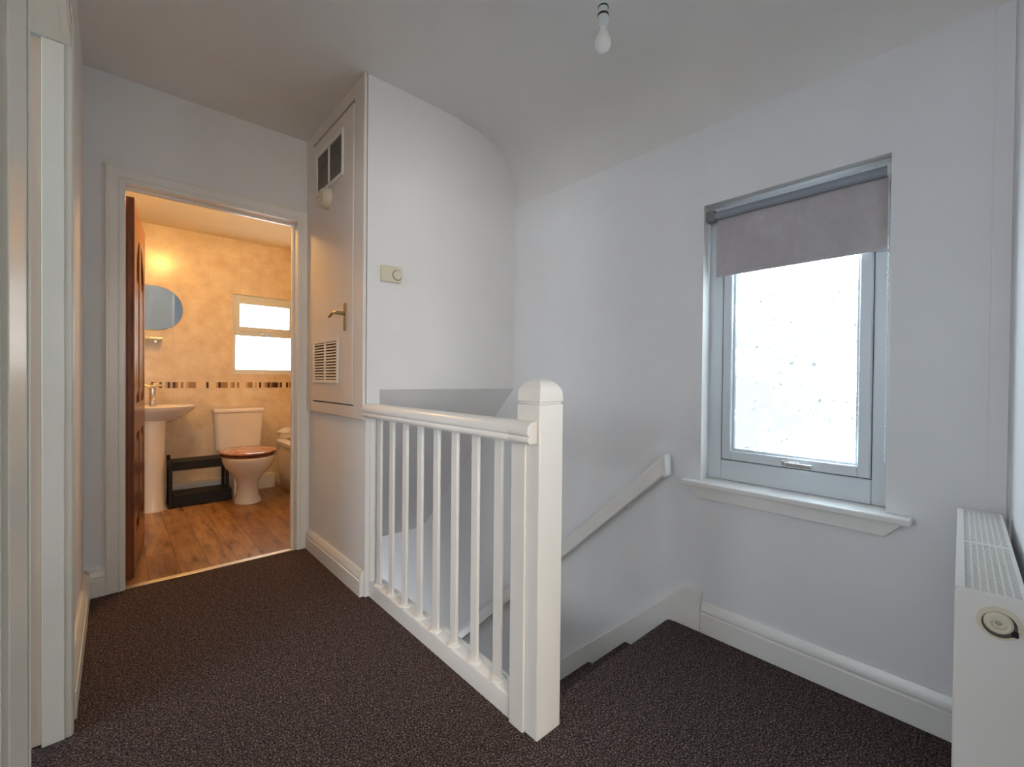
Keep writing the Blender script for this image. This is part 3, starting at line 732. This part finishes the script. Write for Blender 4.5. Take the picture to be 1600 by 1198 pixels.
tb.build('tub', 'bath_white', R, smooth=True)
cl = MB(); rng = random.Random(7)
rs = []
for j, (s_, z) in enumerate([(1.0, .4635), (1.05, .478), (.9, .50), (1.0, .522), (.78, .540), (.45, .556), (.05, .560)]):
    rs.append([(1.235+.085*s_*math.cos(2*PI*k/22)*(1+.14*rng.random()), 4.60+.085*s_*math.sin(2*PI*k/22)*(1+.14*rng.random()), z+.006*rng.random()*(j > 0)) for k in range(22)])
cl.rings(rs)
tag(cl.build('bath_cloth', 'cloth', smooth=True), 'crumpled pale cloth left on the corner of the bath', 'cloth')
hk = MB(); hk.lathe([(.018, -.004), (.018, 0)], (1.30, YK-.001, 2.235), 'Y', 14); hk.tube([(1.30, YK-.003, 2.235), (1.30, YK-.05, 2.232), (1.27, YK-.07, 2.240)], .007, 8)
tag(hk.build('shower_hook', 'chrome', smooth=True), 'small metal shower hook high on the bathroom tiles above the window', 'hook')
M['lamp'] = lit('lamp_diffuser', (1, .56, .16, 1), 30)
R = empty('ceiling_lamp', (.35, 3.46, HB)); tag(R, 'round ceiling lamp glowing warm in the bathroom', 'light')
MB().lathe([(.055, HB), (.055, HB-.010), (.001, HB-.010)], (.35, 3.46, 0)).build('base', 'upvc', R, smooth=True)
MB().lathe([(.045, HB-.0105), (.062, HB-.025), (.074, HB-.055), (.073, HB-.075), (.060, HB-.103), (.035, HB-.120), (.001, HB-.126)], (.35, 3.46, 0)).build('diffuser', 'lamp', R, smooth=True)

# ------------------------------------------------------------------ light
def area(name, loc, rot, sx, sy, power, col, spread=PI):
    l = bpy.data.lights.new(name, 'AREA'); l.shape = 'RECTANGLE'; l.size = sx; l.size_y = sy; l.energy = power; l.color = col; l.spread = spread
    o = bpy.data.objects.new(name, l); COL.objects.link(o); o.location = loc; o.rotation_euler = rot; return o
area('hall_fill', (.975, 3.88, -1.95), (0, -PI/2, 0), .9, .6, 3.0, (.92, .96, 1))  # unseen lamp added to brighten the hall below
def setE(m, s): M[m].node_tree.nodes['Principled BSDF'].inputs['Emission Strength'].default_value = s
setE('pane', 6.2); setE('pane_bath', 1.3); setE('pane_left', 1.5); setE('pane_fill', 3.1); setE('lamp', 28)

wd = bpy.data.worlds.new('World'); bpy.context.scene.world = wd; wd.use_nodes = True
bg = wd.node_tree.nodes['Background']; bg.inputs[0].default_value = (.75, .85, 1, 1); bg.inputs[1].default_value = 1

# ------------------------------------------------------------------ camera
sc = bpy.context.scene
cd = bpy.data.cameras.new('camera'); cam = bpy.data.objects.new('camera', cd); COL.objects.link(cam); sc.camera = cam
cd.sensor_fit = 'HORIZONTAL'; cd.sensor_width = 36; cd.lens = 690.1*36/1600; cd.clip_start = .01
yw, pi_, ro = map(math.radians, (41.9066, .5737, .5468))
fw = Vector((math.sin(yw)*math.cos(pi_), math.cos(yw)*math.cos(pi_), -math.sin(pi_)))
r0 = Vector((math.cos(yw), -math.sin(yw), 0)); up = r0.cross(fw)
r2 = r0*math.cos(ro)+up*math.sin(ro); u2 = -r0*math.sin(ro)+up*math.cos(ro)
cam.matrix_world = Matrix(((r2.x, u2.x, -fw.x, 0), (r2.y, u2.y, -fw.y, 0), (r2.z, u2.z, -fw.z, 1.049), (0, 0, 0, 1)))
vs = sc.view_settings; vs.view_transform = 'Standard'; vs.look = 'None'; vs.gamma = 1; vs.exposure = 2.36; vs.use_curve_mapping = False
sc.cycles.max_bounces = 12; sc.cycles.diffuse_bounces = 8
